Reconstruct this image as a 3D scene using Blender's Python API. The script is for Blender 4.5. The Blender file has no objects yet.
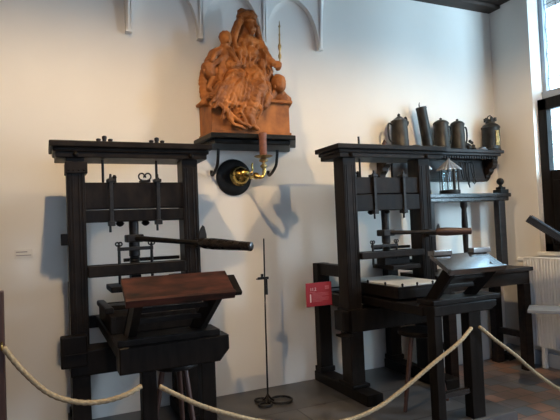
import bpy, bmesh, math, random
from mathutils import Vector, Matrix
random.seed(7)
scene = bpy.context.scene
COL = scene.collection

# ------------------------------------------------------------------ materials
def new_mat(name):
    m = bpy.data.materials.new(name); m.use_nodes = True
    nt = m.node_tree; b = nt.nodes['Principled BSDF']
    return m, nt, b

def ramp(nt, stops):
    r = nt.nodes.new('ShaderNodeValToRGB')
    while len(r.color_ramp.elements) < len(stops): r.color_ramp.elements.new(0.5)
    for e, (pos, c) in zip(r.color_ramp.elements, stops):
        e.position = pos; e.color = (*c, 1)
    return r

def noisy(name, c1, c2, scale=(6, 6, 6), rough=(.45, .65), metal=0.0, bump=.15, detail=6, spec=.5, bdist=.004):
    m, nt, b = new_mat(name)
    tc = nt.nodes.new('ShaderNodeTexCoord'); mp = nt.nodes.new('ShaderNodeMapping')
    mp.inputs['Scale'].default_value = scale
    n = nt.nodes.new('ShaderNodeTexNoise'); n.inputs['Detail'].default_value = detail; n.inputs['Scale'].default_value = 1.0
    nt.links.new(tc.outputs['Object'], mp.inputs['Vector']); nt.links.new(mp.outputs['Vector'], n.inputs['Vector'])
    r = ramp(nt, [(.3, c1), (.7, c2)])
    nt.links.new(n.outputs['Fac'], r.inputs['Fac']); nt.links.new(r.outputs['Color'], b.inputs['Base Color'])
    mr = nt.nodes.new('ShaderNodeMapRange'); mr.inputs['To Min'].default_value = rough[0]; mr.inputs['To Max'].default_value = rough[1]
    nt.links.new(n.outputs['Fac'], mr.inputs['Value']); nt.links.new(mr.outputs['Result'], b.inputs['Roughness'])
    b.inputs['Metallic'].default_value = metal; b.inputs['Specular IOR Level'].default_value = spec
    bp = nt.nodes.new('ShaderNodeBump'); bp.inputs['Strength'].default_value = bump; bp.inputs['Distance'].default_value = bdist
    nt.links.new(n.outputs['Fac'], bp.inputs['Height']); nt.links.new(bp.outputs['Normal'], b.inputs['Normal'])
    return m

M = {}
M['oak'] = noisy('blackened_oak', (.004, .003, .0024), (.012, .009, .007), (26, 26, 5), (.36, .55), bump=.3, spec=.14)
M['oak_b'] = noisy('brown_black_oak', (.005, .0036, .0028), (.018, .013, .010), (14, 26, 9), (.36, .55), bump=.3, spec=.14)
M['oak_red'] = noisy('red_brown_board', (.010, .006, .005), (.085, .026, .016), (7, 20, 22), (.4, .6), bump=.25, spec=.22)
M['oak_polish'] = noisy('polished_dark_wood', (.010, .008, .007), (.024, .018, .015), (5, 28, 28), (.20, .34), bump=.12)
M['sheen'] = noisy('waxed_board', (.010, .008, .007), (.024, .018, .015), (5, 28, 28), (.14, .24), bump=.04, spec=1.0)
M['table'] = noisy('dark_table_oak', (.007, .005, .004), (.026, .017, .014), (4, 24, 24), (.35, .5), bump=.2, spec=.22)
M['iron'] = noisy('black_iron', (.012, .011, .011), (.035, .032, .030), (30, 30, 30), (.35, .6), metal=.6, bump=.2)
M['brass'] = noisy('brass', (.55, .36, .09), (.78, .55, .18), (40, 40, 40), (.18, .32), metal=1.0, bump=.05)
M['old_brass'] = noisy('tarnished_brass', (.30, .20, .08), (.55, .40, .18), (40, 40, 40), (.3, .45), metal=.9, bump=.1)
M['pewter'] = noisy('old_pewter', (.014, .013, .012), (.055, .049, .042), (16, 16, 9), (.35, .6), metal=.55, bump=.3)
M['tin'] = noisy('grey_tin', (.30, .32, .35), (.55, .58, .62), (20, 20, 20), (.3, .5), metal=.7, bump=.2)
M['terracotta'] = noisy('carved_limewood', (.15, .045, .010), (.44, .155, .036), (9, 9, 7), (.5, .72), bump=.3, spec=.35)
M['candle'] = noisy('red_brown_candle', (.14, .05, .03), (.26, .10, .06), (30, 30, 30), (.5, .7))
M['disc'] = noisy('black_lacquer', (.004, .004, .004), (.010, .010, .009), (20, 20, 20), (.35, .5), bump=.05, spec=.2)
M['rope'] = noisy('cotton_rope', (.28, .21, .12), (.46, .36, .22), (90, 90, 90), (.8, .95), bump=.4)
M['plaster'] = noisy('white_plaster', (.77, .735, .68), (.82, .79, .74), (1.3, 1.3, 1.3), (.85, .95), bump=.12, spec=.2, bdist=.01)
M['plaster_white'] = noisy('ceiling_plaster_relief', (.80, .78, .73), (.84, .82, .78), (3, 3, 3), (.85, .95), bump=.1, spec=.2)
M['ceil'] = noisy('dark_ceiling_boards', (.022, .014, .010), (.05, .032, .024), (3, 20, 20), (.6, .8))
M['dark_wall'] = noisy('dark_unseen_wall', (.05, .035, .025), (.10, .07, .05), (3, 3, 1), (.5, .7))  # dark tone chosen for the unseen walls to cut warm bounce
b_ = M['sheen'].node_tree.nodes['Principled BSDF']; b_.inputs['Coat Weight'].default_value = 1; b_.inputs['Coat Roughness'].default_value = .12
M['stone'] = noisy('window_lit_press_stone', (.50, .50, .48), (.66, .66, .63), (12, 12, 12), (.25, .4), bump=.1)  # light stone, with the window's whitish reflection put into its colour
M['radiator'] = noisy('white_enamel', (.86, .86, .85), (.90, .90, .89), (5, 5, 5), (.35, .45), bump=.02)
M['frame_grey'] = noisy('grey_blue_paint', (.30, .34, .40), (.38, .42, .48), (8, 8, 8), (.5, .6))
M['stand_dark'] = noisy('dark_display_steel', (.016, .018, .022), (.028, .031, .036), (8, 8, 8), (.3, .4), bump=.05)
M['stand_sky_lit'] = noisy('satin_sky_lit_top', (.22, .25, .29), (.28, .31, .35), (8, 8, 8), (.18, .26), bump=.02)  # pale bluish base holds the sky's reflection on the lectern's upper faces
M['post_brown'] = noisy('brown_barrier_post', (.045, .020, .014), (.08, .036, .026), (8, 8, 3), (.4, .5))
M['sign_red'] = noisy('sign_red', (.30, .022, .035), (.34, .028, .042), (4, 4, 4), (.4, .5), bump=.01)
M['sign_pink'] = noisy('sign_pink_print', (.50, .13, .15), (.54, .16, .18), (9, 9, 9), (.5, .6), bump=.01)
M['sign_white'] = noisy('sign_white_print', (.72, .60, .58), (.76, .64, .62), (9, 9, 9), (.5, .6), bump=.01)
M['print_grey'] = noisy('grey_print', (.30, .27, .26), (.34, .31, .30), (9, 9, 9), (.7, .8), bump=.01)
M['label'] = noisy('label_plate', (.70, .66, .60), (.74, .70, .64), (9, 9, 9), (.7, .8), bump=.01)

def glass_mat():
    m, nt, b = new_mat('old_leaded_glass')
    tr = nt.nodes.new('ShaderNodeBsdfTransparent'); gl = nt.nodes.new('ShaderNodeBsdfGlossy'); mx = nt.nodes.new('ShaderNodeMixShader')
    tr.inputs['Color'].default_value = (.90, .96, .96, 1); gl.inputs['Roughness'].default_value = .05
    mx.inputs['Fac'].default_value = .07
    out = nt.nodes['Material Output']
    nt.links.new(tr.outputs['BSDF'], mx.inputs[1]); nt.links.new(gl.outputs['BSDF'], mx.inputs[2])
    nt.links.new(mx.outputs['Shader'], out.inputs['Surface'])
    return m
M['glass'] = glass_mat()

def brick_mat(name, c1, c2, mortar, bw, bh, msize, rough, offset=.5, rot=0, bumpS=.3):
    m, nt, b = new_mat(name)
    tc = nt.nodes.new('ShaderNodeTexCoord'); mp = nt.nodes.new('ShaderNodeMapping'); mp.inputs['Rotation'].default_value[2] = rot
    br = nt.nodes.new('ShaderNodeTexBrick')
    br.inputs['Color1'].default_value = (*c1, 1); br.inputs['Color2'].default_value = (*c2, 1); br.inputs['Mortar'].default_value = (*mortar, 1)
    br.inputs['Scale'].default_value = 1; br.inputs['Brick Width'].default_value = bw; br.inputs['Row Height'].default_value = bh
    br.inputs['Mortar Size'].default_value = msize; br.offset = offset
    n = nt.nodes.new('ShaderNodeTexNoise'); n.inputs['Scale'].default_value = 5; n.inputs['Detail'].default_value = 6
    mx = nt.nodes.new('ShaderNodeMix'); mx.data_type = 'RGBA'; mx.blend_type = 'MULTIPLY'; mx.inputs['Factor'].default_value = .8
    r = ramp(nt, [(.3, (.55, .55, .55)), (.75, (1.25, 1.25, 1.25))])
    L = nt.links
    L.new(tc.outputs['Object'], mp.inputs['Vector']); L.new(mp.outputs['Vector'], br.inputs['Vector']); L.new(tc.outputs['Object'], n.inputs['Vector'])
    L.new(n.outputs['Fac'], r.inputs['Fac']); L.new(br.outputs['Color'], mx.inputs['A']); L.new(r.outputs['Color'], mx.inputs['B'])
    L.new(mx.outputs['Result'], b.inputs['Base Color'])
    mr = nt.nodes.new('ShaderNodeMapRange'); mr.inputs['To Min'].default_value = rough[0]; mr.inputs['To Max'].default_value = rough[1]
    L.new(n.outputs['Fac'], mr.inputs['Value']); L.new(mr.outputs['Result'], b.inputs['Roughness'])
    bp = nt.nodes.new('ShaderNodeBump'); bp.inputs['Strength'].default_value = bumpS; bp.inputs['Distance'].default_value = .004
    L.new(mx.outputs['Result'], bp.inputs['Height']); L.new(bp.outputs['Normal'], b.inputs['Normal'])
    return m
M['tiles'] = brick_mat('worn_floor_tiles', (.13, .17, .21), (.32, .18, .13), (.12, .115, .11), .17, .17, .006, (.28, .5))
M['slabs'] = brick_mat('dark_platform_slabs', (.075, .073, .074), (.11, .105, .104), (.02, .02, .02), 1.15, .62, .006, (.25, .42))

# ------------------------------------------------------------------ mesh helpers
def V(*a): return Vector(a)

def newbm(): return bmesh.new()

def box(bm, x0, x1, y0, y1, z0, z1, bev=.004, mtx=None):
    r = bmesh.ops.create_cube(bm, size=1.0)
    vs = r['verts']
    for v in vs:
        v.co = V((x0 + x1) / 2 + v.co.x * (x1 - x0), (y0 + y1) / 2 + v.co.y * (y1 - y0), (z0 + z1) / 2 + v.co.z * (z1 - z0))
        if mtx: v.co = mtx @ v.co
    if bev > 0:
        b = min(bev, .45 * min(abs(x1 - x0), abs(y1 - y0), abs(z1 - z0)))
        es = list({e for v in vs for e in v.link_edges})
        bmesh.ops.bevel(bm, geom=es, offset=b, segments=2, affect='EDGES', profile=.6)
    return bm

def frame_of(d):
    d = d.normalized()
    a = V(0, 0, 1) if abs(d.z) < .92 else V(1, 0, 0)
    s = d.cross(a).normalized(); u = s.cross(d).normalized()
    return s, u

def beam(bm, p0, p1, w, h, bev=.004):
    """square timber from p0 to p1; w is the sideways width, h the other"""
    p0 = Vector(p0); p1 = Vector(p1); d = p1 - p0; s, u = frame_of(d)
    m = Matrix((s, u, d.normalized())).transposed().to_4x4(); m.translation = (p0 + p1) / 2
    L = d.length
    return box(bm, -w / 2, w / 2, -h / 2, h / 2, -L / 2, L / 2, bev, m)

def ring(bm, c, s, u, r, n, tw=0, f=None):
    out = []
    for i in range(n):
        a = 2 * math.pi * i / n
        rr = r * (f(a) if f else 1)
        out.append(bm.verts.new(c + (s * math.cos(a) + u * math.sin(a)) * rr))
    return out

def skin(bm, rings, caps=True, closed=False):
    n = len(rings[0])
    prs = list(zip(rings[:-1], rings[1:]))
    if closed: prs.append((rings[-1], rings[0]))
    for a, b in prs:
        for i in range(n):
            try: bm.faces.new((a[i], a[(i + 1) % n], b[(i + 1) % n], b[i]))
            except ValueError: pass
    if caps and not closed:
        bm.faces.new(list(reversed(rings[0]))); bm.faces.new(rings[-1])

def tube(bm, pts, r, n=10, closed=False, fn=None):
    """pts list of Vectors; r radius or list; fn(angle, arclength) modulates"""
    pts = [Vector(p) for p in pts]; N = len(pts)
    rs = r if isinstance(r, (list, tuple)) else [r] * N
    d0 = (pts[1] - pts[0]); s, u = frame_of(d0); rings = []; L = 0
    for i, p in enumerate(pts):
        if closed: t = (pts[(i + 1) % N] - pts[i - 1]).normalized()
        else: t = (pts[min(i + 1, N - 1)] - pts[max(i - 1, 0)]).normalized()
        s = (s - t * s.dot(t)).normalized(); u = t.cross(s).normalized()
        if i: L += (pts[i] - pts[i - 1]).length
        rings.append(ring(bm, p, s, u, rs[i], n, f=(lambda a, L=L: fn(a, L)) if fn else None))
    skin(bm, rings, closed=closed)
    return bm

def cyl(bm, p0, p1, r0, r1=None, n=16):
    return tube(bm, [p0, p1], [r0, r1 if r1 is not None else r0], n)

def lathe(bm, base, prof, axis=(0, 0, 1), n=24):
    """prof: list of (r, t) along the axis from base"""
    base = Vector(base); ax = Vector(axis).normalized(); s, u = frame_of(ax)
    rings = [ring(bm, base + ax * t, s, u, max(r, .0004), n) for r, t in prof]
    skin(bm, rings); return bm

def prism(bm, poly, axis, a0, a1, bev=0):
    """poly 2D points; axis 'x' -> (y,z), 'y' -> (x,z), 'z' -> (x,y)"""
    def P(q, a):
        return {'x': V(a, q[0], q[1]), 'y': V(q[0], a, q[1]), 'z': V(q[0], q[1], a)}[axis]
    A = [bm.verts.new(P(q, a0)) for q in poly]; B = [bm.verts.new(P(q, a1)) for q in poly]
    n = len(poly)
    fs = [bm.faces.new(A), bm.faces.new(list(reversed(B)))]
    for i in range(n): fs.append(bm.faces.new((A[(i + 1) % n], A[i], B[i], B[(i + 1) % n])))
    if bev:
        es = list({e for f in fs[:2] for e in f.edges})
        bmesh.ops.bevel(bm, geom=es, offset=bev, segments=1, affect='EDGES')
    return bm

def bez(pts, k=6):
    """Catmull-Rom through pts"""
    P = [Vector(p) for p in pts]; P = [P[0] * 2 - P[1]] + P + [P[-1] * 2 - P[-2]]; out = []
    for i in range(1, len(P) - 2):
        for j in range(k):
            t = j / k; a, b, c, d = P[i - 1:i + 3]
            out.append(.5 * ((2 * b) + (c - a) * t + (2 * a - 5 * b + 4 * c - d) * t * t + (3 * b - a - 3 * c + d) * t ** 3))
    out.append(P[-2]); return out

def tag(o, label=None, cat=None, group=None, kind=None):
    if label: o['label'] = label
    if cat: o['category'] = cat
    if group: o['group'] = group
    if kind: o['kind'] = kind
    return o

def obj(name, bm, mat, parent=None, smooth=False, label=None, origin=None):
    bmesh.ops.recalc_face_normals(bm, faces=bm.faces[:])
    me = bpy.data.meshes.new(name)
    base = V(0, 0, 0)
    p = parent
    while p: base += p.location; p = p.parent
    if parent is None:
        if origin is None:
            xs = [v.co.x for v in bm.verts]; ys = [v.co.y for v in bm.verts]; zs = [v.co.z for v in bm.verts]
            origin = ((min(xs) + max(xs)) / 2, (min(ys) + max(ys)) / 2, min(zs))
        base = Vector(origin)
    for v in bm.verts: v.co -= base
    bm.to_mesh(me); bm.free()
    if smooth:
        for f in me.polygons: f.use_smooth = True
        if smooth != 'all':
            try: me.set_sharp_from_angle(angle=math.radians(40))
            except Exception: pass
    me.materials.append(M[mat] if isinstance(mat, str) else mat)
    o = bpy.data.objects.new(name, me); COL.objects.link(o)
    if parent is None: o.location = base
    else: o.parent = parent
    if label: o['label'] = label
    return o

def empty(name, loc, label, cat, group=None):
    o = bpy.data.objects.new(name, None); COL.objects.link(o); o.location = loc; o.empty_display_size = .1
    return tag(o, label, cat, group)

def struct(name, bm, mat, **k):
    o = obj(name, bm, mat, origin=(0, 0, 0), **k); o['kind'] = 'structure'; return o
# ------------------------------------------------------------------ the room
XR, ZC, ZF = 4.62, 3.73, -.12
XL, YF = -2.8, -6.6
bm = newbm(); box(bm, XL - .3, XR + .6, YF - .3, .3, ZF - .2, ZF, 0); struct('floor', bm, 'tiles')
bm = newbm(); box(bm, XL, 3.09, -1.475, 0, ZF, 0, .006); struct('trim_platform', bm, 'slabs')
bm = newbm(); box(bm, XL - .3, XR + .6, YF - .3, .3, ZC, ZC + .2, 0); struct('ceiling', bm, 'ceil')
bm = newbm(); box(bm, XL - .3, XR + .6, 0, .3, ZF, ZC, 0); struct('wall_back', bm, 'plaster')
bm = newbm(); box(bm, XL - .3, XL, YF, 0, ZF, ZC, 0); struct('wall_left', bm, 'dark_wall')
# right wall with the tall window opening
WY0, WY1, WZ0, WZ1, WT = -.5, -2.4, 1.03, 3.70, .28
W2A, W2B, W2T = -3.0, -3.5, 2.7
bm = newbm()
box(bm, XR, XR + WT, WY0, 0, ZF, ZC, 0)
box(bm, XR, XR + WT, W2A, WY1, ZF, ZC, 0); box(bm, XR, XR + WT, YF, W2B, ZF, ZC, 0); box(bm, XR, XR + WT, W2B, W2A, ZF, WZ0, 0); box(bm, XR, XR + WT, W2B, W2A, W2T, ZC, 0)
box(bm, XR, XR + WT, WY1, WY0, ZF, WZ0, 0)
struct('wall_right', bm, 'plaster')
bm = newbm(); box(bm, XL - .3, XR + .6, YF - .3, YF, ZF, ZC, 0); struct('wall_front', bm, 'dark_wall')
# ceiling beams
for x in (-2.0, -.6):
    bm = newbm(); box(bm, x - .12, x + .12, YF, 0, ZC - .2, ZC, .01); struct('trim_ceiling_beam', bm, 'ceil')
bm = newbm(); box(bm, 2.6, XR, -.16, 0, ZC - .035, ZC, .006); struct('trim_ceiling_plate', bm, 'ceil')
# skirting below the radiator
bm = newbm(); box(bm, XR - .035, XR, -2.2, -.02, ZF, .02, .006); struct('baseboard_right', bm, 'frame_grey')
bm = newbm(); box(bm, XR - .03, XR + .08, WY1, WY0 + .02, WZ0 - .03, WZ0 + .004, .004); struct('trim_window_sill', bm, 'plaster_white')

# windows: pale upper light, dark wooden lower casement
win = bpy.data.objects.new('window_1', None); COL.objects.link(win); win['kind'] = 'structure'; win.location = (XR, -1.3, WZ0)
win['label'] = 'tall leaded window in the right wall with dark lower casement'
zt = 2.60
bm = newbm()
box(bm, XR + .16, XR + .23, WY0 - .045, WY0, zt, WZ1, .004); box(bm, XR + .16, XR + .23, WY1, WY1 + .045, zt, WZ1, .004)
box(bm, XR + .14, XR + .25, WY1, WY0, zt + .0, zt + .09, .006); box(bm, XR + .16, XR + .23, -1.07, -1.01, zt, WZ1, .004); box(bm, XR + .16, XR + .23, -1.75, -1.69, zt, WZ1, .004)
obj('upper_frame', bm, 'frame_grey', win)
bm = newbm()
fx0, fx1 = XR + .07, XR + .14
box(bm, fx0, fx1, WY0 - .10, WY0, WZ0, zt, .005); box(bm, fx0, fx1, WY1, WY1 + .1, WZ0, zt, .005)
box(bm, fx0, fx1, WY1, WY0, zt - .12, zt, .005); box(bm, fx0, fx1, WY1, WY0, WZ0, WZ0 + .09, .005)
box(bm, fx0, fx1, -1.10, -.98, WZ0, zt, .005); box(bm, fx0, fx1, -1.78, -1.66, WZ0, zt, .005)
obj('lower_frame', bm, 'oak', win)
bm = newbm()
box(bm, fx0 + .015, fx1 - .02, -1.0, WY0 - .05, WZ0 + .05, 1.86, .004)
for y0, y1 in ((-.94, -.62),): box(bm, fx0 + .006, fx1 - .03, y0, y1, WZ0 + .14, 1.76, .01)
obj('lower_panel', bm, 'oak', win)
bm = newbm(); box(bm, XR + .19, XR + .195, WY1, WY0, zt, WZ1, 0); box(bm, fx0 + .03, fx0 + .034, -1.0, WY0, 1.84, zt - .1, 0); box(bm, fx0 + .03, fx0 + .034, WY1, -1.08, WZ0 + .05, zt - .1, 0)
g = obj('glass', bm, 'glass', win)
bm = newbm()
def leads(x, y0, y1, z0, z1, step):
    y = y0
    while y > y1:
        tube(bm, [V(x + .002 * math.sin(z * 40 + y * 9), y + .006 * math.sin(z * 23), z) for z in [z0 + (z1 - z0) * i / 24 for i in range(25)]], .0032, 5); y -= step
    z = z0 + step
    while z < z1:
        cyl(bm, V(x, y0, z), V(x, y1, z + .01), .0032, n=5); z += step
leads(XR + .19, WY0 - .055, WY1 + .05, zt + .09, WZ1, .13)
leads(fx0 + .028, WY0 - .115, -.98, 1.86, zt - .12, .13)
leads(fx0 + .028, -1.12, WY1 + .1, WZ0 + .09, zt - .12, .13)
obj('lead_bars', bm, 'iron', win)

# gothic blind arches in plaster on the back wall
xs = [.655, 1.243, 1.822, 2.400]; zs_tip = [3.01, 3.02, 3.03, 3.045]
def arch_panel(xa, xb, za, zb):
    """outline of the round arch between two corbels"""
    w = (xb - xa) / 2 - .020; cx = (xa + xb) / 2; N = 26; out = []
    for i in range(N + 1):
        a = math.pi * i / N; t = i / N
        out.append((cx - w * math.cos(a), za * (1 - t) + zb * t + .02 + .425 * math.sin(a)))
    return out
bm = newbm()
DP = .062
for k in range(3):
    arc = arch_panel(xs[k], xs[k + 1], zs_tip[k], zs_tip[k + 1])
    for (x0, z0), (x1, z1) in zip(arc[:-1], arc[1:]):
        A = [bm.verts.new(V(x0, 0, z0)), bm.verts.new(V(x1, 0, z1))]
        B = [bm.verts.new(V(x0, -DP, z0)), bm.verts.new(V(x1, -DP, z1)), bm.verts.new(V(x1, -DP - .03, ZC)), bm.verts.new(V(x0, -DP - .03, ZC))]
        bm.faces.new(B); bm.faces.new((A[0], A[1], B[1], B[0]))
bmesh.ops.remove_doubles(bm, verts=bm.verts[:], dist=.0005)
for k, (xa, zt_) in enumerate(zip(xs, zs_tip)):
    rings = []
    for dz, hw, dp in ((0, .021, .060), (.12, .022, .070), (.26, .024, .086), (.40, .030, .100), (.55, .040, .115), (ZC - zt_, .05, .125)):
        z = zt_ + dz; l = hw; r = hw + (.05 * (dz / .7) ** 2 if k == 3 else 0)
        rings.append([bm.verts.new(V(xa - l, 0, z)), bm.verts.new(V(xa - l, -DP * .8, z)), bm.verts.new(V(xa - .006, -dp, z)), bm.verts.new(V(xa + .006, -dp, z)),
                      bm.verts.new(V(xa + r, -DP * .8, z)), bm.verts.new(V(xa + r, 0, z))])
    skin(bm, rings)
    box(bm, xa - .024, xa + .024, -.066, 0, zt_ - .010, zt_ + .003, .002)
struct('trim_arches', bm, 'plaster_white')

# ------------------------------------------------------------------ radiator
rad = empty('radiator', (4.54, -1.1, ZF), 'white ribbed panel radiator low on the right wall under the window', 'radiator')
bm = newbm()
y0, y1 = -.385, -1.95; n = int((y0 - y1) / .033)
sec = []
for i in range(n * 6 + 1):
    t = i / 6; y = y0 - t * .033; d = .007 * (1 if (t % 1) < .62 else 0)
    sec.append((y, 4.50 - d))
top = [bm.verts.new(V(x, y, .975)) for y, x in sec]; bot = [bm.verts.new(V(x, y, .10)) for y, x in sec]
for a, b, c, d in zip(top[:-1], top[1:], bot[1:], bot[:-1]): bm.faces.new((a, b, c, d))
box(bm, 4.50, 4.56, y1, y0, .09, .985, .006)
obj('panel', bm, 'radiator', rad)
bm = newbm(); cyl(bm, V(4.53, -.385, .955), V(4.53, -.30, .955), .022, .026, 14); cyl(bm, V(4.53, -.36, .955), V(4.60, -.36, .955), .012)
obj('valve', bm, 'radiator', rad, smooth=True)
for y in (-.55, -1.8):
    bm = newbm(); box(bm, 4.51, 4.55, y - .02, y + .02, ZF, .095, .004); obj('foot', bm, 'radiator', rad)
bm = newbm(); tube(bm, bez([V(4.53, -.42, .09), V(4.53, -.42, .0), V(4.55, -.40, -.11)]), .011, 8); obj('pipe', bm, 'radiator', rad, smooth=True)
# ------------------------------------------------------------------ printing presses
def scroll(bm, c, sgn, R, r, up=V(0, 0, 1), side=V(1, 0, 0)):
    pts = []
    for i in range(26):
        t = i / 25; a = -math.pi / 2 + t * 1.75 * math.pi; rr = R * (1 - .55 * t)
        pts.append(c + side * sgn * (R * .95 + rr * math.cos(a) * 1.0 - R * .3) + up * (R + rr * math.sin(a)))
    tube(bm, pts, r, 7)

def press(c):
    a, b = c['a'], c['b']; cw = c.get('cw', .125); zc = c['capz']; cx = (a + b) / 2
    root = empty('printing_press', (cx, -.55, 0), c['label'], 'printing press')
    P = lambda n, bm, m='oak', **k: obj(n, bm, m, root, **k)
    # feet running back to the wall, cheeks, rear posts, side rails
    for k, x in enumerate((a, b - cw)):
        bm = newbm(); box(bm, x - .01, x + cw + .01, -.875, -.02, 0, .085, .008); box(bm, x - .02, x + cw + .02, -.69, -.46, .085, .115, .008)
        P('foot_beam', bm)
        bm = newbm(); box(bm, x, x + cw, -.65, -.50, .10, zc - .10, .006)
        for dx in (.012, .030, cw - .042, cw - .022): box(bm, x + dx, x + dx + .010, -.654, -.645, .75, zc - .16, .003)
        P('cheek', bm, 'oak_b')
        bm = newbm(); box(bm, x + .012, x + cw + .008, -.12, -.03, .085, 1.055, .006); box(bm, x + .0, x + cw + .02, -.135, -.02, .085, .13, .006)
        P('rear_post', bm)
        bm = newbm(); box(bm, x + .03, x + .11, -.50, -.02, .955, 1.055, .006); P('side_rail', bm)
        bm = newbm(); box(bm, x + .035, x + .105, -.50, -.11, .70, .80, .006); P('side_rail', bm)
    bm = newbm(); box(bm, a + .14, b - .14, -.10, -.05, .70, .79, .006); P('rear_rail', bm)
    # cap with mouldings
    cx0, cx1 = c['cap']
    bm = newbm()
    box(bm, cx0, cx1, -.72, -.33, zc - .040, zc, .008)
    box(bm, cx0 + .02, cx1 - .02, -.70, -.35, zc - .070, zc - .036, .014)
    box(bm, cx0 + .035, cx1 - .035, -.685, -.365, zc - .105, zc - .066, .006)
    P('cap', bm, 'oak_b')
    for x in (a + cw / 2, b - cw / 2):
        bm = newbm(); lathe(bm, V(x, -.682, zc - .085), [(.018, 0), (.018, .012), (.012, .022), (.004, .026)], axis=(0, -1, 0), n=14); P('peg', bm, smooth=True)
    for x in c['bolts']:
        for k, dx in enumerate((-.038, 0, .038)):
            h = .056 if k == 1 else .036
            bm = newbm(); lathe(bm, V(x + dx, -.60, zc), [(.015, 0), (.013, h * .5), (.016, h * .65), (.016, h * .9), (.008, h)], n=10); P('bolt', bm, 'iron', smooth=True)
    for x, z1 in c['rods']:
        bm = newbm(); cyl(bm, V(x, -.57, c['head'][0] - .02), V(x, -.57, z1), .009, n=10); P('tie_rod', bm, 'iron', smooth=True)
    # head of two boards and its iron straps
    h0, hm, h1 = c['head']
    bm = newbm(); box(bm, a + cw - .005, b - cw + .005, -.635, -.505, hm + .004, h0, .006); P('head_board', bm, 'oak_b')
    bm = newbm(); box(bm, a + cw - .005, b - cw + .005, -.645, -.505, h1, hm - .004, .006); P('head_board', bm)
    for x in c['straps']:
        bm = newbm(); box(bm, x - .012, x + .012, -.660, -.632, h1 - .02, h0 + .03, .003)
        box(bm, x - .024, x + .024, -.668, -.60, h0 + .0, h0 + .022, .004); box(bm, x - .022, x + .022, -.668, -.60, h1 - .028, h1 + .005, .004)
        cyl(bm, V(x, -.645, h0 + .02), V(x, -.645, h0 + .055), .010, .007, 8); cyl(bm, V(x - .01, -.645, h1 - .07), V(x - .01, -.645, h1 - .02), .008, n=8)
        P('strap', bm, 'iron')
    for x in c.get('studs', ()):
        bm = newbm(); lathe(bm, V(x, -.58, h0), [(.014, 0), (.012, .03), (.016, .04), (.008, .055)], n=10); P('stud', bm, smooth=True)
    for x in c.get('knobs', ()):
        bm = newbm(); lathe(bm, V(x, -.60, h1), [(.02, 0), (.03, .014), (.018, .028), (.006, .034)], axis=(0, 0, -1), n=12); P('knob', bm, smooth=True)
    if c.get('curl'):
        bm = newbm(); x, z = c['curl']
        box(bm, x - .035, x + .035, -.62, -.56, z, z + .012, .003)
        scroll(bm, V(x, -.6, z + .012), 1, .028, .0055); scroll(bm, V(x, -.6, z + .012), -1, .028, .0055)
        P('curled_hook', bm, 'iron', smooth=True)
    # spindle, bar, hose and platen
    sx, sy = c['sx'], -.58; zb = c['barz']; zt = c['till']
    bm = newbm(); prof = [(.034, 0)]
    t = 0
    for i in range(8): prof += [(.030, t + .004), (.037, t + .012)]; t += .016
    prof += [(.036, zb - zt[0] - .02)]
    lathe(bm, V(sx, sy, zt[0]), prof, n=18)
    cyl(bm, V(sx, sy, zb), V(sx, sy, h1 + .01), .031, .033, 14)
    P('spindle', bm, 'iron', smooth=True)
    bm = newbm(); box(bm, sx - .058, sx + .058, sy - .055, sy + .055, zb - .028, zb + .026, .01); P('spindle_collar', bm, 'iron')
    e = Vector(c['barend']); s = V(sx, sy - .03, zb); hs = s.lerp(e, c['hs'])
    bm = newbm(); tube(bm, [s, s.lerp(e, c['hs'] + .03)], [.020, .014], 10); br = P('bar', bm, 'iron', smooth=True, label='long iron press bar')
    bm = newbm(); d = e - hs; L = d.length
    lathe(bm, hs, [(.018, 0), (.028, .015), (.034, L * .12), (.036, L * .3), (.032, L * .6), (.027, L * .92), (.028, L * .985), (.02, L)], axis=d, n=18)
    obj('handle', bm, 'oak_polish' if c['dark_handle'] else 'post_brown', br, smooth=True, label='turned wooden grip')
    kx, kz = c['catch']
    bm = newbm(); box(bm, kx - .018, kx + .018, -.70, -.645, kz - .06, kz + .005, .004)
    q = c.get('catch_scale', 1); prism(bm, [(kx + dx * q, kz + dz * q) for dx, dz in ((-.035, -.035), (.03, -.045), (.028, .03), (.018, .085), (.004, .10), (-.010, .075), (-.030, .02))], 'y', -.80, -.785, .003)
    box(bm, kx - .02, kx + .02, -.79, -.69, kz - .045, kz - .03, .003)
    P('bar_catch', bm, 'iron', smooth=True)
    hb = c['hosez']; hx0, hx1 = c['hosex']
    bm = newbm(); box(bm, hx0 - .01, hx1 + .01, sy - .075, sy - .045, hb - .012, hb + .012, .004); P('hose_bar', bm, 'iron')
    for x in (hx0, hx1):
        bm = newbm(); cyl(bm, V(x, sy - .06, c['plz'] + (.03 if x == hx0 else .07)), V(x, sy - .06, hb + .03), .010, n=10)
        scroll(bm, V(x, sy - .06, hb + .022), 1, .014, .005); scroll(bm, V(x, sy - .06, hb + .022), -1, .014, .005)
        P('hose_rod', bm, 'iron', smooth=True)
    bm = newbm(); box(bm, a + cw, b - cw, -.68, -.615, zt[0], zt[1], .008); box(bm, a + cw, b - cw, -.545, -.50, zt[0], zt[1], .008)
    box(bm, a + cw, b - cw, -.62, -.54, zt[0] + .005, zt[1] - .012, .003)
    P('till', bm, 'oak_b')
    bm = newbm(); box(bm, sx - .06, b - cw, -.49, -.45, zt[1] + .006, zt[1] + .030, .004); P('till_batten', bm)
    bw = c['hosebox']; hx = c.get('hosecx', sx); bm = newbm(); box(bm, hx - bw, hx + bw, -.64, -.52, c['plz'] + .02, zt[0], .008); P('hose_box', bm)
    bm = newbm(); box(bm, c['plx'][0], c['plx'][1], -.74, -.44, c['plz'] - .014, c['plz'] + .022, .006); P('platen', bm)
    # winter beam below the carriage
    bm = newbm(); box(bm, a - .01, b + .01, -.69, -.47, c['winter'][0], c['winter'][1], .01); P('winter_beam', bm)
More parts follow.
